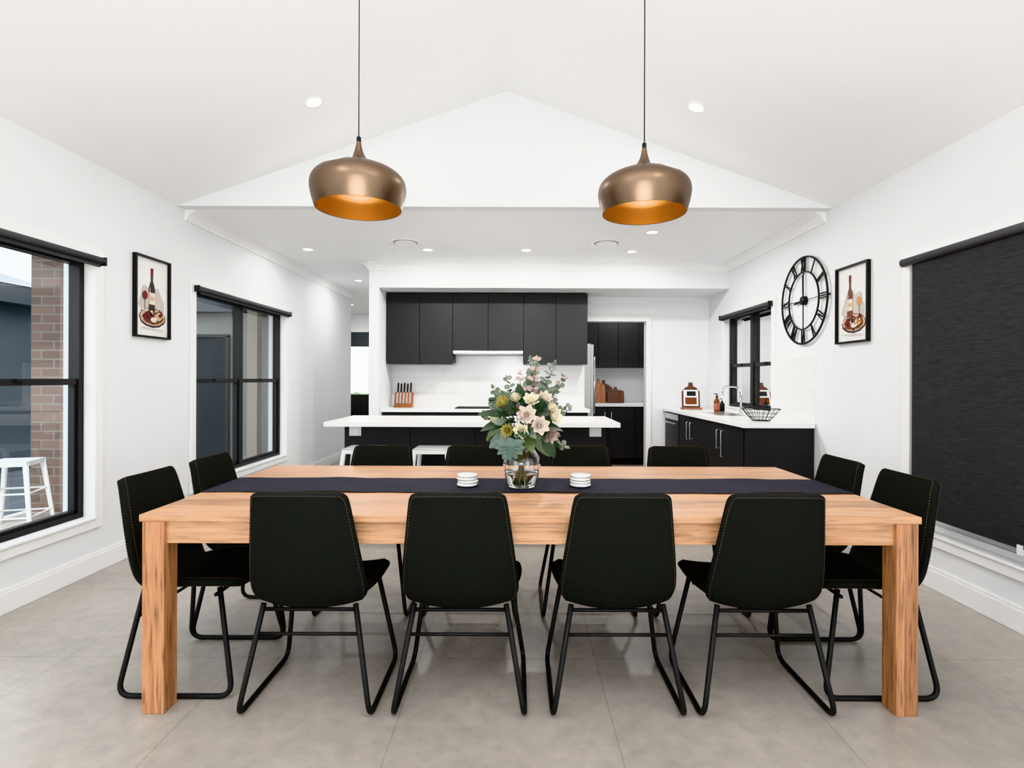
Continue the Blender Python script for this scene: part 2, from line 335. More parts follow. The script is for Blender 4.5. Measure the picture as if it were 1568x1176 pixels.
# runner
b=MB('table_runner'); vs=[];fs=[]; path=[]
xa,xb=TX0-.006,TX1+.006
for z in (TZ-.15,TZ-.1,TZ-.05,TZ-.01): path.append((xa,z))
path.append((xa+.004,TZ+.003))
n=90
for i in range(1,n): path.append((xa+(xb-xa)*i/n,TZ+.004))
path.append((xb-.004,TZ+.003))
for z in (TZ-.01,TZ-.05,TZ-.1,TZ-.15): path.append((xb,z))
m=14
for i,(x,z) in enumerate(path):
    for j in range(m+1):
        y=2.515+.355*j/m+.004*math.sin(i*.9+ (j>m/2)*2)*(1 if j in(0,m) else 0)
        top=(z>TZ+.0035)
        wz=.004*max(0,math.sin(x*9+j*.5)*math.sin(x*3.1+1)) if top else 0
        sgn=0 if top else .008*(1+math.sin(j*1.1))*( -1 if x<0 else 1)*min(1,(TZ-z)/.1) if z<TZ else 0
        vs.append((x+sgn,y,z+wz))
for i in range(len(path)-1):
    for j in range(m): a=i*(m+1)+j; fs.append((a,a+m+1,a+m+2,a+1))
b.add(vs,fs,M_run,True); b.build()
# ------------------------------------------------------------ chairs
def catmull(P,t):
    n=len(P)-1; s=min(max(t,0),1)*n; i=min(int(s),n-1); f=s-i
    p0=P[max(i-1,0)];p1=P[i];p2=P[i+1];p3=P[min(i+2,n)]
    return [.5*((2*b_)+(-a+c)*f+(2*a-5*b_+4*c-d)*f*f+(-a+3*b_-3*c+d)*f**3) for a,b_,c,d in zip(p0,p1,p2,p3)]
CP=[(-.288,.866,.150,.006,0),(-.286,.858,.174,.010,0),(-.279,.825,.184,.018,0),(-.263,.735,.196,.024,0),(-.247,.645,.208,.030,0),(-.230,.55,.220,.040,0),(-.210,.475,.224,.048,.003),
(-.172,.420,.208,.042,.018),(-.11,.405,.204,.02,.045),(-.03,.407,.228,0,.055),(.07,.417,.238,0,.048),(.16,.427,.234,0,.035),(.215,.432,.215,0,.02),(.243,.426,.17,0,.006)]
def sp(u,v):
    y,z,w,cy,cz=catmull(CP,v); k=abs(u)**2.2
    return Vector((w*u,y+cy*k,z+cz*k))
def sn(u,v):
    e=.004; du=sp(min(u+e,1),v)-sp(max(u-e,-1),v); dv=sp(u,min(v+e,1))-sp(u,max(v-e,0))
    return dv.cross(du).normalized()
b=MB('dining_chair'); NU,NV=20,60
sgn=1 if sn(0,.2).y>0 else -1
inner=[];outer=[]
def usamp(i): 
    return math.sin((i/NU-.5)*math.pi)*.35+(i/NU*2-1)*.65
for side,store in((1,inner),(-1,outer)):
    for j in range(NV+1):
        for i in range(NU+1):
            u=usamp(i); v=j/NV; edge=min((1-abs(u))/.10,v/.03,(1-v)/.04,1); th=.017*math.sqrt(max(0,1-(1-edge)**2))*.75+.004
            store.append(sp(u,v)+sn(u,v)*sgn*side*th)
n1=len(inner); vs=inner+outer; fs=[]; W=NU+1
for j in range(NV):
    for i in range(NU):
        a=j*W+i; q=(a,a+1,a+W+1,a+W); fs.append(q); fs.append(tuple(n1+k for k in q[::-1]))
for j in range(NV):
    for i in(0,NU):
        a=j*W+i; q=(a,a+W,n1+a+W,n1+a); fs.append(q if i==0 else q[::-1])
for i in range(NU):
    for j in(0,NV):
        a=j*W+i; q=(a+1,a,n1+a,n1+a+1); fs.append(q if j==0 else q[::-1])
b.add(vs,fs,M_fab,True)
def stitches(path_uv,side):
    pts=[sp(u,v)+sn(u,v)*sgn*side*.0162 for u,v in path_uv]
    for k in range(0,len(pts)-1,2):
        b.tube([pts[k],pts[k+1]],.0012,M_stitch,4,cap=False)
for side in(1,-1):
    for s_ in(-1,1): stitches([(s_*.93,.03+.94*k/190) for k in range(191)],side)
    stitches([(-.92+1.84*k/70,.03) for k in range(71)],side)
for s_ in(-1,1):
    pts=fillet([(s_*.178,-.165,.415),(s_*.25,-.227,.0105),(s_*.25,.237,.0105),(s_*.185,.15,.425)],.06,7)
    b.tube(pts,.0105,M_leg,9)
def legpt(z): 
    t=(.415-z)/(.415-.011); return (.178+.072*t,-.165-.062*t)
x,y=legpt(.305); b.tube([(-x,y,.305),(x,y,.305)],.007,M_leg,8)
b.tube([(-.178,-.165,.393),(.178,-.165,.393)],.008,M_leg,8); b.tube([(-.18,.13,.39),(.18,.13,.39)],.008,M_leg,8)
ch=b.build(loc=(-.805,2.295,0))
H=math.pi/2
for loc,rz in [((-.22,2.295,0),0),((.388,2.295,0),0),((.955,2.295,0),0),
    ((-.845,3.17,0),2*H),((-.26,3.17,0),2*H),((.39,3.17,0),2*H),((1.00,3.17,0),2*H),
    ((-1.38,2.455,0),-H),((-1.38,2.955,0),-H),((1.475,2.455,0),H),((1.475,2.955,0),H)]:
    inst(ch,'dining_chair',loc,(0,0,rz))
# ------------------------------------------------------------ pendants
M_bulb=pmat('frosted_bulb',(1,.9,.7,1),.4,emit=((1,.65,.3,1),.6))
def pendant(x,y,zb,zceil):
    b=MB('pendant_light')
    prof=[(.208,0),(.219,.035),(.228,.075),(.2305,.105),(.224,.135),(.206,.160),(.175,.182),(.13,.202),(.09,.216),(.06,.229),(.04,.246),(.027,.266),(.018,.29),(.012,.318),(.009,.335),(.001,.336)]
    pr=[catmull(prof,i/60) for i in range(61)]
    b.lathe(pr,M_bronze,64)
    inn=[(max(r-.004,.001),z-(.003 if z>.1 else 0)) for r,z in pr[:48]]
    b.lathe(inn+[(.001,inn[-1][1])],M_gold,64)
    b.lathe([(.204,0),(.208,-.0015),(.2085,0)],M_bronze,64)
    b.lathe([(.011,.32),(.011,.35),(.004,.355)],M_leg,16)
    b.tube([(0,0,.34),(0,0,zceil-zb)],.0028,M_leg,6)
    b.lathe([(.001,.115),(.018,.118),(.028,.132),(.026,.15),(.014,.17),(.014,.2)],M_bulb,20)
    b.lathe([(.05,zceil-zb),(.05,zceil-zb-.02),(.004,zceil-zb-.035)],M_leg,20)
    o=b.build(loc=(x,y,zb))
    l=bpy.data.lights.new('pendant_bulb','POINT'); l.energy=1.1; l.color=(1,.82,.55); l.shadow_soft_size=.03
    lo=bpy.data.objects.new('pendant_bulb',l); bpy.context.scene.collection.objects.link(lo); lo.parent=o; lo.location=(0,0,.075)
pendant(-.787,2.70,2.125,ZC+(-.787+2.8)*.352-.01); pendant(.632,2.76,2.125,ZC+(2.58-.632)*.352-.0)
# ------------------------------------------------------------ downlights & vents
def downlight(x,y,z,tilt=0,power=30):
    b=MB('recessed_downlight')
    b.lathe([(.05,0),(.052,-.006),(.058,-.008),(.062,0.001)],M_trim,28); b.lathe([(.0005,-.002),(.05,-.002)],M_em,28)
    o=b.build(loc=(x,y,z),rot=(0,tilt,0))
    l=bpy.data.lights.new('downlight_lamp','AREA'); l.shape='DISK'; l.size=.1; l.energy=power; l.color=(1,.98,.95)
    lo=bpy.data.objects.new('downlight_lamp',l); bpy.context.scene.collection.objects.link(lo); lo.parent=o; lo.location=(0,0,-.012)
sl=math.atan(.352)
zs=lambda x: ZC+(x+2.8)*.352 if x<RX else ZC+(2.58-x)*.3545
for x,y in((-1.41,3.77),(1.23,3.8),(-1.41,1.0),(1.23,1.0),(-1.41,-1.8),(1.23,-1.8)):  # first pair in view; the other pairs are unseen lamps added for brightness
    downlight(x,y,zs(x)-.002,-sl if x<0 else sl,8)
for x,y,p in((-2.3,6.0,5),(-.99,6.0,24),(.086,6.0,24),(1.25,6.05,20),(1.28,5.25,16),(-2.3,7.9,8)): downlight(x,y,ZC-.001,0,p)
downlight(1.6,8.2,ZC-.001,0,16); downlight(-3.2,10.5,ZC-.001,0,40)
M_vent=pmat('vent_shadow_grey',(.45,.45,.45,1),.7)
for x in(-1.17,.91):
    b=MB('ceiling_air_vent'); b.lathe([(.17,0),(.172,-.008),(.15,-.012),(.13,-.006),(.128,-.004)],M_trim,40)
    b.lathe([(.105,-.004),(.11,-.014),(.09,-.018),(.001,-.019)],M_trim,40); b.lathe([(.128,-.004),(.105,-.003)],M_vent,40); b.build(loc=(x,5.68,ZC))
# ------------------------------------------------------------ kitchen
b=MB('upper_kitchen_cabinets'); yf=7.05
xs=[-1.69,-1.265,-.84,-.385,.07,.49,.895]
b.box(-1.69,-.84,yf+.02,7.409,1.50,2.385,M_cab); b.box(.07,.895,yf+.02,7.409,1.50,2.385,M_cab); b.box(-.84,.07,yf+.02,7.409,1.65,2.385,M_cab)
for i in range(6):
    z0=1.475 if i in(0,1,4,5) else 1.65
    b.box(xs[i]+.002,xs[i+1]-.002,yf,yf+.02,z0,2.385,M_cab)
b.build(bevel=.0015)
b=MB('range_hood'); b.box(-.835,.065,yf+.0,7.40,1.612,1.648,M_steel); b.box(-.835,.065,yf+.02,7.38,1.607,1.612,M_white); b.build(bevel=.002)
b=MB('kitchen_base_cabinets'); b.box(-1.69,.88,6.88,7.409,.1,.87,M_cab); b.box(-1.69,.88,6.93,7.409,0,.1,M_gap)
for i in range(6): b.box(xs[i]+.003,min(xs[i+1],.88)-.003,6.86,6.88,.11,.855,M_cab)
b.box(-1.699,.90,6.83,7.409,.87,.91,M_stone); b.box(-.80,.02,6.92,7.36,.91,.918,M_gap); b.build(bevel=.0015)
b=MB('wall_tiles_back'); b.box(-1.70,.90,7.41,7.42,.911,1.475,M_tileY); b.box(-.84,.07,7.41,7.42,1.475,1.6,M_tileY); b.build()
b=MB('kitchen_island'); b.box(-1.70,.90,4.80,5.68,.865,.905,M_stone)
b.box(-1.60,.82,5.08,5.66,0,.865,M_cab)
for x in(-1.60,-.995,-.39,.215): b.box(x+.002,x+.603,5.062,5.08,.02,.86,M_cab)
for x in(-1.55,.66): b.box(x,x+.11,5.045,5.062,.76,.845,M_white); b.box(x+.015,x+.095,5.04,5.045,.775,.83,M_white)
b.build(bevel=.002)
def stool_mesh():
    b=MB('bar_stool'); zt=.69; s=.155
    b.box(-s,s,-s,s,zt-.006,zt,M_white); b.box(-s,s,-s,-s+.006,zt-.04,zt,M_white); b.box(-s,s,s-.006,s,zt-.04,zt,M_white); b.box(-s,-s+.006,-s,s,zt-.04,zt,M_white); b.box(s-.006,s,-s,s,zt-.04,zt,M_white)
    for i in(-1,1):
        for j in(-1,1):
            e=.205
            b.tube([(i*(s-.02),j*(s-.02),zt-.01),(i*e,j*e,0.01)],[.022,.015],M_white,8); b.lathe([(.001,0),(.017,0),(.017,.02)],M_leg,10,(i*e,j*e,0))
    for z in(.22,.42):
        e=.205-(.205-.135)*z/.69
        b.tube([(-e,-e,z),(e,-e,z),(e,e,z),(-e,e,z)],.009,M_white,6,closed=True)
    return b
st=stool_mesh().build(loc=(-1.335,4.78,0),bevel=.002); inst(st,'bar_stool',(-.735,4.78,0)); inst(st,'bar_stool',(-4.35,4.75,-.119),(0,0,.3))  # last stool stands outdoors in place of a reflection in the window
b=MB('sink_bench_cabinets')
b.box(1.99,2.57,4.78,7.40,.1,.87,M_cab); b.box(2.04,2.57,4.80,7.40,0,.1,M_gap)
b.box(1.975,2.57,4.76,4.78,0,.87,M_cab)
ys=[4.80,5.30,5.80,6.25,6.70]
for i in range(4):
    b.box(1.972,1.99,ys[i]+.002,ys[i+1]-.002,.11,.86,M_cab)
for y,z0,z1 in((5.24,.55,.80),(5.36,.62,.80),(6.19,.62,.8),(6.31,.6,.8)):
    b.tube(fillet([(1.972,y,z0),(1.94,y,z0),(1.94,y,z1),(1.972,y,z1)],.01,3),.006,M_steel,8)
b.box(1.95,2.571,4.74,7.405,.87,.91,M_stone)
b.box(2.12,2.42,5.75,6.35,.905,.9105,M_steel)
b.build(bevel=.0015)
b=MB('dishwasher'); b.box(1.968,1.989,6.72,7.32,.1,.86,M_black); b.box(1.962,1.968,6.72,7.32,.78,.85,M_steel); b.tube([(1.935,6.77,.74),(1.935,7.27,.74)],.009,M_steel,8)
for y in(6.80,7.24): b.tube([(1.935,y,.74),(1.97,y,.74)],.006,M_steel,6)
b.build(bevel=.002)
b=MB('wall_tiles_right'); b.box(XR-.008,XR,4.74,WK[0]-.066,.911,1.49,M_tileX); b.box(XR-.008,XR,WK[1]+.066,7.41,.911,1.49,M_tileX); b.build()
b=MB('kitchen_tap'); b.lathe([(.025,0),(.025,.01),(.014,.014),(.014,.06)],M_chrome,16)
b.tube(fillet([(0,0,.03),(0,0,.30),(-.2,0,.30),(-.2,0,.2)],.09,10),.011,M_chrome,10); b.tube([(0,-.012,.05),(0,-.07,.075)],.006,M_chrome,8); b.build(loc=(2.46,6.05,.911))
b=MB('soap_bottle'); M_amb=pmat('amber_bottle',(.16,.04,.01,1),.15); M_lab=pmat('bottle_label',(.35,.12,.06,1),.6)
b.lathe([(.001,0),(.032,0),(.034,.01),(.034,.12),(.025,.145),(.012,.155),(.012,.17)],M_amb,20); b.lathe([(.0345,.03),(.0345,.10)],M_lab,20); b.lathe([(.013,.165),(.015,.185),(.005,.19),(.005,.215),(.001,.215)],M_leg,12); b.tube([(0,0,.21),(-.035,-.01,.208)],.005,M_leg,6)
b.build(loc=(2.33,6.42,.911)); 
b=MB('soap_bottle'); b.lathe([(.001,0),(.028,0),(.03,.01),(.03,.09),(.012,.11),(.012,.125)],M_leg,16); b.tube([(0,0,.12),(0,0,.15),(-.03,0,.15)],.005,M_leg,6); b.build(loc=(2.42,6.5,.911))
b=MB('wire_fruit_bowl')
for r,z in((.075,.004),(.105,.035),(.135,.07),(.165,.11)):
    b.tube([(r*math.cos(a*math.pi/20),r*math.sin(a*math.pi/20),z) for a in range(40)],.0035 if z>.1 else .0022,M_leg,6,closed=True)
for k in range(20):
    a=k*math.pi/10; b.tube([(r*math.cos(a),r*math.sin(a),z) for r,z in((.0,.006),(.075,.005),(.105,.035),(.135,.07),(.165,.11))],.0022,M_leg,5)
b.build(loc=(2.24,5.05,.911))
M_bw=woodmat('acacia_board','Z',srgb(190,120,70),srgb(120,66,34),board=.03); M_bw2=woodmat('acacia_board_dark','Z',srgb(110,62,36),srgb(70,38,22),board=.04)
b=MB('recipe_book_stand'); T=Matrix.Translation((0,0,.006))@Matrix.Rotation(R(-14),4,'X')
pp=[(-.11,.0),(.11,0),(.11,.22),(.07,.27),(.03,.29),(.025,.34),(-.025,.34),(-.03,.29),(-.07,.27),(-.11,.22)]; n=len(pp)
b.add([(x,-.01,z) for x,z in pp]+[(x,.01,z) for x,z in pp],[tuple(range(n)),tuple(range(2*n-1,n-1,-1))]+[(k,n+k,n+(k+1)%n,(k+1)%n) for k in range(n)],M_bw2,False,T)
b.box(-.13,.13,-.06,.02,0.001,.02,M_bw); b.box(-.09,.09,-.022,-.01,.03,.24,M_paper,T); b.box(-.07,.07,-.024,-.022,.05,.14,M_amb,T); b.box(-.05,.06,-.024,-.022,.16,.22,M_leg,T)
b.build(loc=(2.21,7.0,.912),rot=(0,0,R(-12)),bevel=.002)
b=MB('knife_block'); T=Matrix.Rotation(R(-15),4,'X')
b.box(-.12,.12,-.05,.03,0.001,.02,M_bw); b.box(-.12,.12,-.02,.02,.01,.20,M_bw,T)
for i in range(5): 
    x=-.085+i*.042; b.box(x-.009,x+.009,-.012,.012,.20,.33-.01*(i%2),M_leg,T); b.box(x-.003,x+.003,-.012,.012,.195,.21,M_steel,T); b.box(x-.011,x+.011,-.022,-.02,.05,.19,M_steel,T)
b.build(loc=(-1.50,7.2,.911),bevel=.003)
b=MB('power_outlet'); b.box(-.058,.058,0,.0075,-.036,.036,M_white); 
for x in(-.03,.03): b.box(x-.008,x+.008,-.003,0,.01,.025,M_white)
po=b.build(loc=(-1.16,7.402,1.13),bevel=.001); inst(po,'power_outlet',(.48,7.402,1.13))
b=MB('light_switch'); b.box(0,.008,-.036,.036,-.058,.058,M_white); b.box(.008,.011,-.008,.008,-.01,.012,M_white); b.build(loc=(XL,6.9,1.3),bevel=.001)
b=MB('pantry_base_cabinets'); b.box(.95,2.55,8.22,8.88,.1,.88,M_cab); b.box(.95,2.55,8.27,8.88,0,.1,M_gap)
for i in range(4): b.box(.95+i*.4+.002,1.35+i*.4-.002,8.20,8.22,.11,.87,M_cab)
for x in(1.30,1.40): b.tube([(x,8.185,.55),(x,8.185,.8)],.006,M_steel,6)
b.box(.94,2.56,8.17,8.89,.88,.92,M_stone); b.build(bevel=.0015)
b=MB('pantry_upper_cabinets'); b.box(.62,2.5,8.54,8.88,1.47,2.38,M_cab)
for i in range(6): b.box(.62+i*.313+.002,.62+(i+1)*.313-.002,8.52,8.54,1.47,2.38,M_cab)
b.build(bevel=.0015)
b=MB('refrigerator'); b.box(.62,1.01,7.60,8.15,.0,1.78,M_fridge); b.box(1.01,1.05,7.61,8.14,.62,1.77,M_fridge); b.box(1.01,1.05,7.61,8.14,.04,.61,M_fridge); b.tube([(1.075,7.70,.8),(1.075,7.70,1.6)],.012,M_chrome,8)
for z in(.85,1.55): b.tube([(1.04,7.7,z),(1.075,7.7,z)],.007,M_chrome,6)
b.build(bevel=.006)
def board(name,loc,w,h,mat,tilt,roundb=False,rz=0):
    b=MB(name); pts=[]
    if roundb:
        for k in range(28):
            a=-math.pi/2+2*math.pi*(k+.5)/28; pts.append((w/2*math.cos(a),h*.42+h*.42*math.sin(a)))
    else:
        pts=[(-w/2+.01,0),(w/2-.01,0),(w/2,.01),(w/2,h*.72),(w/2-.02,h*.78),(.03,h*.82),(.022,h),(-.022,h),(-.03,h*.82),(-w/2+.02,h*.78),(-w/2,h*.72),(-w/2,.01)]
    n=len(pts); T=Matrix.Rotation(R(-tilt),4,'X')
    b.add([(x,-.01,z) for x,z in pts]+[(x,.01,z) for x,z in pts],[tuple(range(n)),tuple(range(2*n-1,n-1,-1))]+[(k,n+k,n+(k+1)%n,(k+1)%n) for k in range(n)],mat,False,T)
    if roundb: b.box(-.025,.025,-.01,.01,h*.8,h,mat,T)
    return b.build(loc=loc,rot=(0,0,rz),bevel=.003)
board('cutting_board',(1.36,8.62,.923),.30,.36,M_bw2,14,True); board('cutting_board',(1.26,8.52,.923),.2,.38,M_bw,14,False)
board('cutting_board',(1.52,8.50,.923),.26,.25,M_bw2,14,False)
b=MB('trim_pantry_door'); b.box(1.73,1.80,7.40,7.42,0,2.14,M_trim); b.box(.90,1.73,7.40,7.42,2.07,2.14,M_trim); b.build(bevel=.003)
b=MB('lounge_armchair'); M_ac=pmat('armchair_dark_fabric',(.02,.022,.022,1),.8)
b.box(-.4,.4,-.35,.35,.1,.42,M_ac); b.box(-.4,.4,.22,.40,.42,.95,M_ac); b.box(-.42,-.28,-.35,.3,.42,.62,M_ac); b.box(.28,.42,-.35,.3,.42,.62,M_ac); b.box(-.27,.27,-.32,.2,.42,.5,M_ac)
for x in(-.33,.33):
    for y in(-.28,.28): b.tube([(x,y,.1),(x,y,0)],[.022,.015],M_leg,8)
b.build(loc=(-3.15,11.2,0),bevel=.04,bseg=3)
# ------------------------------------------------------------ wall art
C_wine=pmat('paint_wine_red',srgb(110,28,30),.6,var=.3,scale=30); C_brown=pmat('paint_brown',srgb(110,66,44),.6,var=.4,scale=40); C_dark=pmat('paint_dark',srgb(58,44,44),.6,var=.4,scale=30)
C_tan=pmat('paint_tan',srgb(205,170,140),.6,var=.2,scale=30); C_cheese=pmat('paint_ochre',srgb(204,145,90),.6,var=.2,scale=30); C_wash=pmat('paint_wash_grey',srgb(196,188,182),.6,var=.15,scale=12); C_lb=pmat('paint_label',srgb(226,214,196),.6)
def art(name,loc,rz,w,h,variant):
    b=MB(name); f=.014
    b.box(-w/2,w/2,-.004,0,-h/2,h/2,M_leg)
    b.box(-w/2,-w/2+f,-.03,-.004,-h/2,h/2,M_leg); b.box(w/2-f,w/2,-.03,-.004,-h/2,h/2,M_leg); b.box(-w/2+f,w/2-f,-.03,-.004,-h/2,-h/2+f,M_leg); b.box(-w/2+f,w/2-f,-.03,-.004,h/2-f,h/2,M_leg)
    b.box(-w/2+f,w/2-f,-.008,-.004,-h/2+f,h/2-f,M_paper)
    cnt=[0]
    def poly(pts,mat):
        cnt[0]+=1; yy=-.008-.0003*cnt[0]; n=len(pts); b.add([(x,yy,z) for x,z in pts],[tuple(range(n))],mat)
    def ell(cx,cz,rx,rz_,mat,wob=0,n=24):
        poly([(cx+rx*(1+wob*math.sin(k*2.3))*math.cos(2*math.pi*k/n),cz+rz_*(1+wob*math.cos(k*3.1))*math.sin(2*math.pi*k/n)) for k in range(n)],mat)
    ell(0,-.06,.14,.15,C_wash,.12); ell(0.01,-.15,.150,.075,C_dark,.03); ell(0.01,-.145,.14,.065,C_tan,.03); ell(.01,-.15,.115,.05,C_brown,.1)
    bx=0.0 if variant==0 else -.035
    poly([(bx-.036,-.10),(bx+.036,-.10),(bx+.036,.07),(bx+.026,.10),(bx+.013,.125),(bx+.013,.21),(bx-.013,.21),(bx-.013,.125),(bx-.026,.10),(bx-.036,.07)],C_dark if variant==0 else C_brown)
    poly([(bx-.015,.17),(bx+.015,.17),(bx+.015,.225),(bx-.015,.225)],C_wine)
    poly([(bx-.034,-.05),(bx+.034,-.05),(bx+.034,.04),(bx-.034,.04)],C_lb); poly([(bx-.026,-.02),(bx+.026,-.02),(bx+.026,.01),(bx-.026,.01)],C_tan)
    poly([(bx-.028,-.045),(bx-.020,-.045),(bx-.020,.08),(bx-.028,.07)],C_wash)
    gx=.08 if variant else -.08
    ell(gx,.03,.033,.055,C_wash); ell(gx,.012,.030,.033,C_cheese if variant else C_wine); poly([(gx-.003,-.02),(gx+.003,-.02),(gx+.003,-.10),(gx-.003,-.10)],C_brown); ell(gx,-.10,.028,.008,C_wash)
    ell(-.05,-.14,.045,.03,C_wine,.15); ell(.07,-.14,.045,.028,C_cheese if variant else C_tan,.15); ell(.02,-.165,.04,.02,C_lb,.15); ell(.0,-.12,.028,.026,C_dark,.2); ell(.09,-.115,.026,.026,C_wine,.1)
    for k in range(22): ell(random.uniform(-.12,.12),random.uniform(-.20,-.09),random.uniform(.005,.013),random.uniform(.005,.011),random.choice([C_wine,C_brown,C_dark,C_cheese,C_lb]),.1,10)
    poly([(-.13,-.235),(.12,-.243),(.13,-.237),(-.12,-.228)],C_wash)
    b.build(loc=loc,rot=(0,0,rz))
art('framed_wine_print',(XL,4.18,1.895),H,.40,.61,0)
art('framed_wine_print',(XR,4.215,1.875),-H,.405,.60,1)
# ------------------------------------------------------------ clock
b=MB('wall_clock')
def ring(r,w,d0=-.03,d1=-.018):
    n=72; vs=[]
    for k in range(n):
        a=2*math.pi*k/n
        for rr,y in((r-w,d0),(r,d0),(r,d1),(r-w,d1)): vs.append((rr*math.cos(a),y,rr*math.sin(a)))
    fs=[]
    for k in range(n):
        k2=(k+1)%n
        for j in range(4): fs.append((k*4+j,k*4+(j+1)%4,k2*4+(j+1)%4,k2*4+j))
    b.add(vs,fs,M_leg,False)
ring(.395,.014); ring(.262,.010)
num={12:'XII',1:'I',2:'II',3:'III',4:'IV',5:'V',6:'VI',7:'VII',8:'VIII',9:'IX',10:'X',11:'XI'}
def stroke(x0,z0,x1,z1,w,T):
    a=Vector((x0,0,z0)); c=Vector((x1,0,z1)); d=(c-a).normalized(); p=Vector((-d.z,0,d.x))*w/2
    q=[a-p,a+p,c+p,c-p]; vs=[v+Vector((0,y,0)) for y in(-.028,-.02) for v in q]
    b.add(vs,[(0,1,2,3),(7,6,5,4),(0,4,5,1),(1,5,6,2),(2,6,7,3),(3,7,4,0)],M_leg,False,T)
for h,sx in num.items():
    T=Matrix.Rotation(R(30*h),4,'Y'); ws={'I':.02,'V':.046,'X':.046}; tot=sum(ws[c] for c in sx); x=-tot/2; za,zb=.256,.386
    for c in sx:
        w=ws[c]
        if c=='I': stroke(x+w/2,za,x+w/2,zb,.010,T)
        if c=='V': stroke(x+.006,zb,x+w/2,za,.011,T); stroke(x+w-.006,zb,x+w/2,za,.006,T)
        if c=='X': stroke(x+.006,zb,x+w-.006,za,.011,T); stroke(x+w-.006,zb,x+.006,za,.006,T)
        x+=w
T=Matrix.Rotation(R(90),4,'X'); b.lathe([(.001,.04),(.036,.038),(.04,.03),(.04,.001)],M_leg,24,M=T)
I=Matrix.Identity(4); stroke(0,-.25,0,.255,.006,I); stroke(-.255,0,.255,0,.004,I)
stroke(0,0,-.01,.23,.012,I); stroke(0,0,-.16,-.015,.016,I)
for sx_,sz in((0,.388),(0,-.388),(.388,0),(-.388,0)): b.box(sx_-.006,sx_+.006,-.02,0,sz-.006,sz+.006,M_leg)
b.build(loc=(XR,4.92,2.0),rot=(0,0,-H))
# ------------------------------------------------------------ coasters
b=MB('coaster_stack')
for k in range(4):
    ox,oy=random.uniform(-.003,.003),random.uniform(-.003,.003)
    b.lathe([(.001,0),(.045,0),(.05,.003),(.05,.009),(.046,.012),(.001,.012)],M_cer,36,(ox,oy,k*.0145))
co=b.build(loc=(-.243,2.66,TZ+.0085)); inst(co,'coaster_stack',(.305,2.66,TZ+.0085),(0,0,1))
# ------------------------------------------------------------ vase with bouquet
root=bpy.data.objects.new('flower_vase',None); bpy.context.scene.collection.objects.link(root); root.location=(.02,2.64,TZ+.0085)
M_vg=realglass('clear_glass',1.48); M_wat=realglass('water',1.33,(.97,.99,.97,1))
b=MB('glass_vase'); op=[(.0005,0),(.058,0),(.066,.004),(.072,.02),(.083,.06),(.090,.10),(.0905,.118),(.085,.140),(.072,.160),(.064,.175),(.064,.185),(.070,.20)]
ot=[catmull(op,i/44) for i in range(45)]
ip=[(.067,.20),(.0605,.185),(.0605,.175),(.068,.160),(.081,.140),(.0865,.118),(.086,.10),(.079,.06),(.068,.022),(.062,.012),(.0005,.011)]
it=[catmull(ip,i/40) for i in range(41)]
b.lathe(ot+it,M_vg,48); b.build(parent=root)
b=MB('water'); b.lathe([(.0005,.0115),(.0615,.0125),(.0675,.022),(.0785,.06),(.082,.075),(.0005,.075)],M_wat,48); b.build(parent=root)
G1=pmat('leaf_dark_green',(.030,.058,.028,1),.45,var=.4,scale=30); G2=pmat('leaf_eucalyptus',(.16,.19,.15,1),.55,var=.3,scale=30); G3=pmat('leaf_mid_green',(.08,.12,.045,1),.45,var=.3,scale=30); G4=pmat('leaf_teal',(.06,.105,.08,1),.45,var=.3,scale=40)
P1=pmat('petal_blush',(.72,.62,.55,1),.55,var=.15,scale=40); P2=pmat('petal_cream',(.76,.71,.54,1),.55,var=.1,scale=40); P3=pmat('protea_yellow',(.46,.40,.14,1),.6,var=.3,scale=60); P4=pmat('petal_mauve',(.35,.27,.24,1),.6,var=.3,scale=40); ST=pmat('stem_brown_green',(.12,.12,.05,1),.6)
b=MB('bouquet')
def leaf(base,d,nrm,L,Wd,mat,bend=.25,shape='oval',fold=.15):
    base=Vector(base); d=Vector(d).normalized(); nrm=Vector(nrm); nrm=(nrm-d*nrm.dot(d)).normalized(); s=d.cross(nrm)
    n=8; vs=[];fs=[]
    for i in range(n+1):
        t=i/n
        if shape=='oval': w=math.sin(math.pi*min(1,t*.94+.04))**.8
        elif shape=='round': w=math.sqrt(max(0,1-(2*t-1)**2))*1.0
        else: w=math.sin(math.pi*t**1.5)**.9
        w*=Wd/2; c=base+d*(L*t)-nrm*(bend*L*t*t)
        vs+=[c-s*w+nrm*fold*w,c-s*w*.5+nrm*fold*w*.3,c,c+s*w*.5+nrm*fold*w*.3,c+s*w+nrm*fold*w]
    for i in range(n):
        for j in range(4): a=i*5+j; fs.append((a,a+1,a+6,a+5))
    b.add(vs,fs,mat,True)
def rv(s=1): return Vector((random.uniform(-s,s),random.uniform(-s,s),random.uniform(-s,s)))
def stem(tip,r=.0022,mat=ST):
    tip=Vector(tip); f=Vector((-tip.x*.25+random.uniform(-.02,.02),-tip.y*.25+random.uniform(-.02,.02),.016)) ; mid=Vector((tip.x*.12,tip.y*.12,.18))
    pts=[]
    for k in range(13):
        t=k/12; pts.append(f*(1-t)**2+mid*2*t*(1-t)+tip*t*t)
    for p in pts:
        if .12<p.z<.22:
            q=math.hypot(p.x,p.y)
            if q>.045: p.x*=.045/q; p.y*=.045/q
    b.tube(pts,r,mat,6); return pts
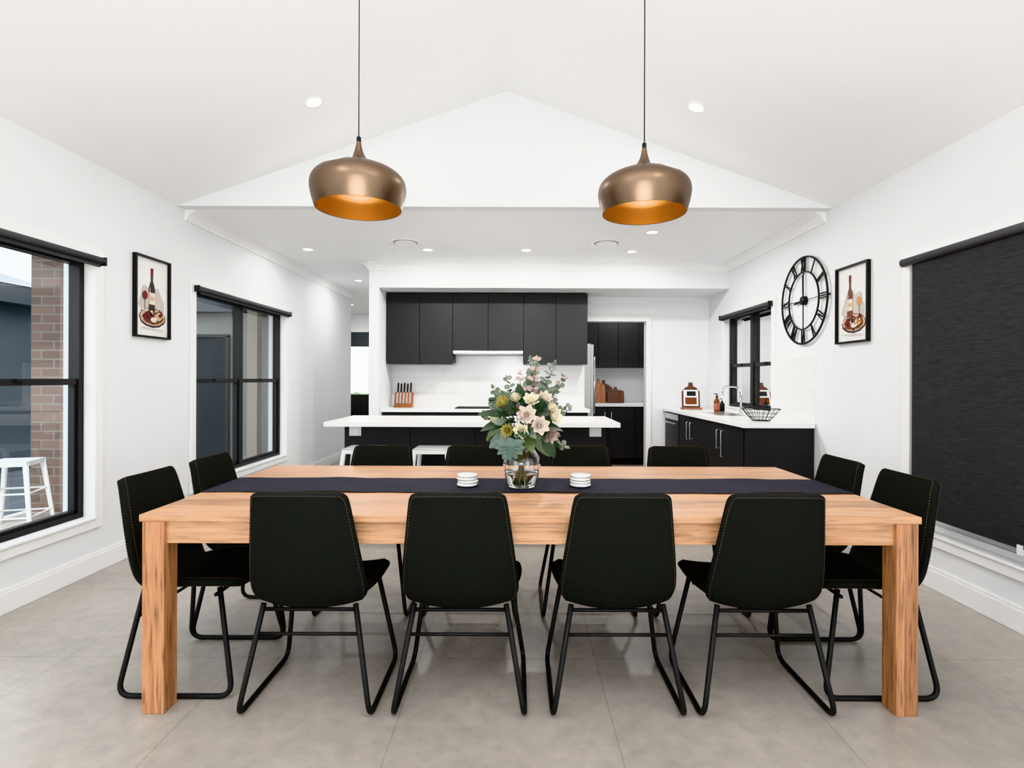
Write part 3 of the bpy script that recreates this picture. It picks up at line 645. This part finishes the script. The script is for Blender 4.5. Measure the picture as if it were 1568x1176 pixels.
def flower(c,d,R0,mat,n=7,layers=3,core=P3):
    c=Vector(c); d=Vector(d).normalized(); u=d.orthogonal().normalized(); w=d.cross(u)
    for l in range(layers):
        op=.95-.3*l
        for k in range(n-l):
            a=2*math.pi*(k+.5*l)/(n-l)+random.uniform(-.15,.15); o=u*math.cos(a)+w*math.sin(a)
            dd=(o*op+d*(1-op*.55)).normalized(); leaf(c,dd,d-o*.3,R0*(1-.16*l),R0*.62,mat,-.22,'oval',.3)
    for k in range(14):
        a=random.uniform(0,6.3); o=u*math.cos(a)+w*math.sin(a); b.tube([c,c+d*R0*.42+o*R0*.16*random.random()],[.0015,.003],core,5)
def protea(c,d,R0,mat):
    c=Vector(c); d=Vector(d).normalized(); u=d.orthogonal().normalized(); w=d.cross(u)
    for l in range(5):
        for k in range(12):
            a=2*math.pi*(k+.5*l)/12; o=u*math.cos(a)+w*math.sin(a); sp_=1-.17*l
            leaf(c-d*R0*.3,(o*sp_+d*(.75+.25*l)),d,R0*(1+.06*l),R0*.26,mat,-.15,'oval',.2)
def sprig(tip,dirn,L,mat,lw=.035,pairs=6,shape='round'):
    stem(tip); tip=Vector(tip); dirn=Vector(dirn).normalized()
    q=[tip+dirn*L*t/6+Vector((0,0,-.02*(t/6)**2)) for t in range(7)]; b.tube(q,[.002]*6+[.0008],ST,5)
    for k in range(pairs):
        p=tip+dirn*L*(k/(pairs-1))
        s=dirn.orthogonal(); 
        rot=Matrix.Rotation(k*1.6+random.random(),3,dirn); s=rot@s
        for sg in(-1,1): leaf(p,s*sg+dirn*.5,rv()+Vector((0,-1,.3)),lw*random.uniform(.8,1.2)*(1-.35*k/pairs),lw*.85*(1-.35*k/pairs),mat,.1,shape)
    leaf(tip+dirn*L,dirn,(0,-1,.2),lw*.6,lw*.35,mat)
def P(px,py,dy=0): return Vector((px,dy,py))
sprig(P(.02,.42,.02),(.25,-.1,1),.17,G2,.044,10); sprig(P(.09,.45,-.02),(.45,0,1),.15,G2,.040,9); sprig(P(.06,.43,.05),(-.1,.1,1),.18,G2,.042,9); sprig(P(.05,.44,-.03),(.1,-.1,1),.17,P4,.034,8)
sprig(P(.13,.40,.04),(.6,.2,1),.15,P4,.034,8); sprig(P(-.01,.39,-.05),(0,-.2,1),.15,P4,.036,7); sprig(P(-.07,.36,.02),(-.6,0,1),.13,G3,.038,7); sprig(P(.11,.41,.0),(.9,.1,1),.13,G2,.038,7); sprig(P(-.03,.38,.0),(-.3,0,1),.14,G2,.038,8)
sprig(P(-.11,.32,.03),(-1,-.1,.3),.08,G3,.04,5); sprig(P(.15,.34,-.04),(1,-.2,.6),.08,G2,.036,5); sprig(P(0.03,.40,.08),(.1,.8,1),.14,G2,.034,6); sprig(P(.12,.25,-.05),(.9,-.2,-.5),.10,G2,.038,6)
for (x,y,z),d,L,Wd,mat in [((-.06,-.05,.34),(-1,-.4,.25),.15,.07,G1),((-.05,-.06,.32),(-1,-.3,-.15),.15,.07,G1),((-.05,-.03,.30),(-1,-.2,-.6),.14,.07,G3),((-.04,-.06,.36),(-.8,-.4,.9),.13,.065,G1),
    ((.06,-.05,.28),(1,-.3,-.5),.15,.065,G1),((.05,-.03,.26),(.8,-.2,-1),.14,.06,G3),((.08,-.02,.30),(1,.0,-.1),.12,.06,G1),((0,-.08,.30),(.1,-1,-.3),.11,.06,G1),((-.02,-.08,.36),(-.3,-1,.5),.10,.05,G1),
    ((-.03,0.05,.3),(-.7,1,0),.15,.06,G1),((.04,0.05,.3),(.7,1,.1),.15,.06,G1),((0,.06,.34),(0,1,.6),.15,.06,G3),((.02,-.07,.26),(.3,-1,-.8),.11,.05,G3),((-.08,-.03,.37),(-1,.2,.7),.10,.055,G1),((.11,0,.34),(1,.3,.3),.1,.055,G2),
    ((-.06,-.06,.27),(-.9,-.5,-.7),.12,.06,G4),((.10,-.03,.25),(.6,-.2,-1.1),.12,.055,G1),((.0,-.05,.40),(-.2,-.7,1),.1,.05,G1),((.05,-.05,.36),(.4,-.9,.6),.1,.05,G1)]:
    leaf((x,y,z),d,(0,-.5,1) if abs(d[2])<.6 else (0,-1,.2),L,Wd,mat,.2)
for k in range(90):
    a=random.uniform(0,6.283); el=random.uniform(-.5,1.1); d=Vector((math.cos(a)*math.cos(el),math.sin(a)*math.cos(el)*.8,math.sin(el)))
    leaf(Vector((0,0,.31))+d*.09,d+rv(.3),rv()+Vector((0,-.6,.6)),random.uniform(.07,.11),random.uniform(.032,.048),random.choice([G1,G1,G3,G2,G2,G4]),.2)
for k in range(9):
    a=R(-100+k*25); leaf((-.055,-.14,.215),(math.cos(a-R(90)),-.15,math.sin(a-R(90))+.1),(0,-1,.3),.072,.034,G4,.1,'oval',.25)
leaf((-.055,-.138,.19),(0,-.1,1),(0,-1,.3),.06,.055,G4,.1,'round')
flower((.02,-.10,.345),(0,-1,.35),.060,P1,7,3,P4); flower((.075,-.10,.30),(.35,-1,.1),.058,P1,7,3,P4); flower((.04,-.08,.405),(.1,-.8,.7),.052,P2); flower((.135,-.07,.34),(1,-.8,.2),.058,P2); flower((0.0,-.12,.28),(-.2,-1,0),.05,P2,6,3,P4)
flower((.10,-.07,.42),(.5,-.7,.7),.046,P1)
flower((.10,.05,.37),(.5,.8,.6),.055,P2); flower((-.05,.09,.36),(-.3,1,.4),.055,P1); flower((.125,-.08,.26),(.6,-1,-.3),.05,P4)
protea((-.085,-.09,.40),(-.4,-.7,.6),.052,P3); protea((-.065,-.13,.28),(-.3,-1,.1),.046,P3); protea((.06,-.06,.44),(.2,-.6,1),.034,P4); protea((-.115,-.06,.33),(-1,-.7,.1),.042,P2); protea((.03,.1,.4),(.2,1,.4),.045,P3); protea((-.03,-.08,.42),(-.1,-.7,.8),.042,P2); protea((.13,-.08,.38),(.8,-.8,.5),.042,P2)
for k in range(16):
    a=k*2.4; stem((.07*math.cos(a)*random.random(),.07*math.sin(a)*random.random(),.30),.003,random.choice([ST,G3]))
b.build(parent=root)
# ------------------------------------------------------------ world, sun, camera
w=bpy.data.worlds.new('World'); bpy.context.scene.world=w; w.use_nodes=True; nt=w.node_tree; bg=nt.nodes['Background']
tc=nt.nodes.new('ShaderNodeTexCoord'); sep=nt.nodes.new('ShaderNodeSeparateXYZ'); nt.links.new(tc.outputs['Generated'],sep.inputs[0])
cr=nt.nodes.new('ShaderNodeValToRGB'); cr.color_ramp.elements[0].position=0; cr.color_ramp.elements[0].color=(1,1,1,1); cr.color_ramp.elements[1].position=.6; cr.color_ramp.elements[1].color=(.86,.93,1,1)
nt.links.new(sep.outputs['Z'],cr.inputs[0]); nt.links.new(cr.outputs[0],bg.inputs[0]); bg.inputs[1].default_value=4.0
s=bpy.data.lights.new('sun','SUN'); s.energy=3.5; s.angle=R(2); s.color=(1,.96,.9); so=bpy.data.objects.new('sun',s); bpy.context.scene.collection.objects.link(so)
so.rotation_euler=Vector((.35,-1,1.7)).to_track_quat('Z','Y').to_euler()
# added fill light behind the camera, aimed up to brighten the vaulted ceiling
l=bpy.data.lights.new('ceiling_fill_light','AREA'); l.shape='DISK'; l.size=.9; l.energy=150; l.color=(1,1,1)
lo=bpy.data.objects.new('ceiling_fill_light',l); bpy.context.scene.collection.objects.link(lo); lo.location=(-.1,-.3,1.4); lo.rotation_euler=(R(180-22),0,0)
cam=bpy.data.cameras.new('camera'); co=bpy.data.objects.new('camera',cam); bpy.context.scene.collection.objects.link(co)
cam.sensor_width=36; cam.lens=840/1568*36; cam.shift_x=-9/1568; cam.shift_y=-8/1568; cam.clip_start=.05
co.location=(0,0,1.29); co.rotation_euler=(R(90),R(-.2),0); bpy.context.scene.camera=co
vs_=bpy.context.scene.view_settings
try: vs_.view_transform='Khronos PBR Neutral'
except Exception: vs_.view_transform='Standard'
vs_.look='None'; vs_.exposure=-0.05
